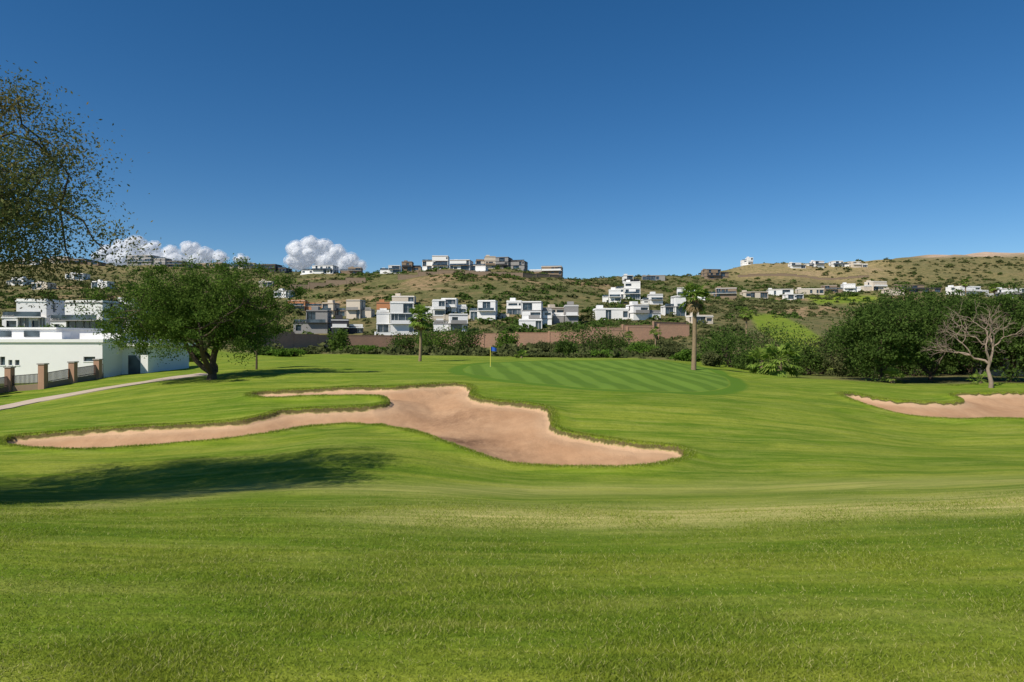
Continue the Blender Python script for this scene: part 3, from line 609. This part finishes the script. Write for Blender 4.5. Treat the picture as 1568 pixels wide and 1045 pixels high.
# flag
b=hit(751,561); d=b[1]; fl=link('golf_flag',None,None,b); top=Zp(530,d)-b[2]
mb=MB(); mb.tube([(0,0,-.2),(0,0,top/2),(0,0,top)],[.03,.028,.022],8); mb.build('pole',[simple('yellow_paint',(.75,.65,.12),.5)],fl)
mb=MB(); n_=9; xs=np.linspace(.02,.55,n_); Vv=[]
for q,xq in enumerate(xs):
    yq=.07*math.sin(q*.9); Vv+=[(xq,yq,top-.02-.02*q),(xq,yq,top-.40-.01*q)]
mb.add(Vv,[(2*q,2*q+1,2*q+3,2*q+2) for q in range(n_-1)],0,True); mb.build('flag_cloth',[simple('blue_cloth',(.03,.10,.45),.8)],fl)
mb=MB(); mb.tube([(0,0,-.1),(0,0,.012)],[.054,.054],12); mb.build('cup_rim',[white],fl)
# ------------------------------------------------------------------ clouds
def cloudmat(wisp=False):
    m,nt,out=newmat('cloud_vapour'+('_wisp' if wisp else '')); n=N(nt)
    d=n.new('ShaderNodeBsdfDiffuse'); d.inputs[0].default_value=(.72,.73,.75,1); t=n.new('ShaderNodeBsdfTranslucent'); t.inputs[0].default_value=(.70,.73,.78,1); mx=n.new('ShaderNodeMixShader'); mx.inputs[0].default_value=.4
    n.lk(d.outputs[0],mx.inputs[1]); n.lk(t.outputs[0],mx.inputs[2]); e=n.new('ShaderNodeEmission'); e.inputs[0].default_value=(.8,.88,1,1); e.inputs[1].default_value=.13  # weak blue-white glow added in place of light scattered inside the cloud
    a=n.new('ShaderNodeAddShader'); n.lk(mx.outputs[0],a.inputs[0]); n.lk(e.outputs[0],a.inputs[1])
    if wisp:
        tr=n.new('ShaderNodeBsdfTransparent'); mm=n.new('ShaderNodeMixShader'); pos=n.new('ShaderNodeNewGeometry').outputs['Position']
        n.lk(n.rng(n.noise(pos,.018,6,.65),.42,.68,0,.7),mm.inputs[0]); n.lk(tr.outputs[0],mm.inputs[1]); n.lk(a.outputs[0],mm.inputs[2]); n.lk(mm.outputs[0],out.inputs[0])
    else: n.lk(a.outputs[0],out.inputs[0])
    return m
CM=cloudmat(); CW=cloudmat(True)
def cloud(name,blobs,d,seed):
    import bmesh
    rng=np.random.default_rng(seed); bm=bmesh.new(); s=d/F
    for (px,py,r) in blobs:
        for k in range(7):
            o=rng.normal(size=3)*r*.38; rr=r*(1.0 if k==0 else rng.uniform(.35,.7))
            if k==0: o=o*0
            M=Matrix.Translation(((px-CX+o[0])*s,d+o[1]*s,(CY-py+o[2]*.7)*s))@Matrix.Diagonal((rr*s,rr*s,rr*s*.85,1))
            bmesh.ops.create_icosphere(bm,subdivisions=2,radius=1,matrix=M)
    me=bpy.data.meshes.new(name); bm.to_mesh(me); bm.free()
    root=link(name,None)
    for part,infl,mt in (('body',0,CM),('wisps_inner',1.6,CW),('wisps_outer',3.2,CW)):
        m2=me.copy(); o=link(part,m2,root)
        r=o.modifiers.new('r','REMESH'); r.mode='VOXEL'; r.voxel_size=s*.9; r.use_smooth_shade=True
        sm=o.modifiers.new('s','SMOOTH'); sm.iterations=6; sm.factor=.6
        for sc,st,md in ((14,5.0,.5),(5,2.6,.5)):
            tx=bpy.data.textures.new('cloudnoise','CLOUDS'); tx.noise_scale=sc*s; tx.noise_depth=5
            dm=o.modifiers.new('d','DISPLACE'); dm.texture=tx; dm.strength=st*s; dm.mid_level=md; dm.texture_coords='GLOBAL'
        if infl:
            dm=o.modifiers.new('i','DISPLACE'); dm.strength=infl*s; dm.mid_level=0
        m2.materials.append(mt)
cloud('cloud',[(455,382,14),(475,374,13),(495,380,14),(516,388,13),(538,398,11),(465,396,16),(500,400,16),(530,405,13),(450,400,12),(553,406,6),(480,388,16)],6000,1)
cloud('cloud',[(165,388,12),(185,380,12),(208,375,14),(232,383,12),(262,387,11),(290,382,12),(315,389,10),(338,395,9),(370,396,6),(200,394,18),(235,398,15),(270,399,14),(305,400,14),(150,392,6),(175,398,12)],6000,2)
# ------------------------------------------------------------------ light, sky, camera
el=math.radians(44); S=Vector((-.72,-.69,0)).normalized()*math.cos(el)+Vector((0,0,math.sin(el)))
L=bpy.data.lights.new('sun','SUN'); L.energy=5.0; L.angle=math.radians(.5); L.color=(1,.93,.81); lo=link('sun',L); lo.rotation_euler=S.to_track_quat('Z','Y').to_euler()
wd=bpy.data.worlds.new('World'); scene.world=wd; wd.use_nodes=True; nt=wd.node_tree; nt.nodes.clear(); n=N(nt)
sk=n.new('ShaderNodeTexSky'); sk.sky_type='NISHITA'; sk.sun_disc=False; sk.sun_elevation=el; sk.sun_rotation=math.atan2(S.x,S.y); sk.altitude=1800; sk.air_density=1.0; sk.dust_density=.3; sk.ozone_density=3.0
hs=n.new('ShaderNodeHueSaturation'); hs.inputs['Saturation'].default_value=1.30; hs.inputs['Value'].default_value=.92
bg=n.new('ShaderNodeBackground'); bg.inputs[1].default_value=.105; wo=n.new('ShaderNodeOutputWorld')
n.lk(sk.outputs[0],hs.inputs['Color']); n.lk(hs.outputs[0],bg.inputs[0]); n.lk(bg.outputs[0],wo.inputs[0])
cam=bpy.data.cameras.new('camera'); cam.lens=24; cam.sensor_width=36; cam.clip_end=20000; cam.clip_start=.05
co=link('camera',cam); co.location=(0,0,0); co.rotation_euler=(math.radians(90),0,0); scene.camera=co
scene.view_settings.view_transform='Standard'; scene.view_settings.look='None'; scene.view_settings.exposure=0
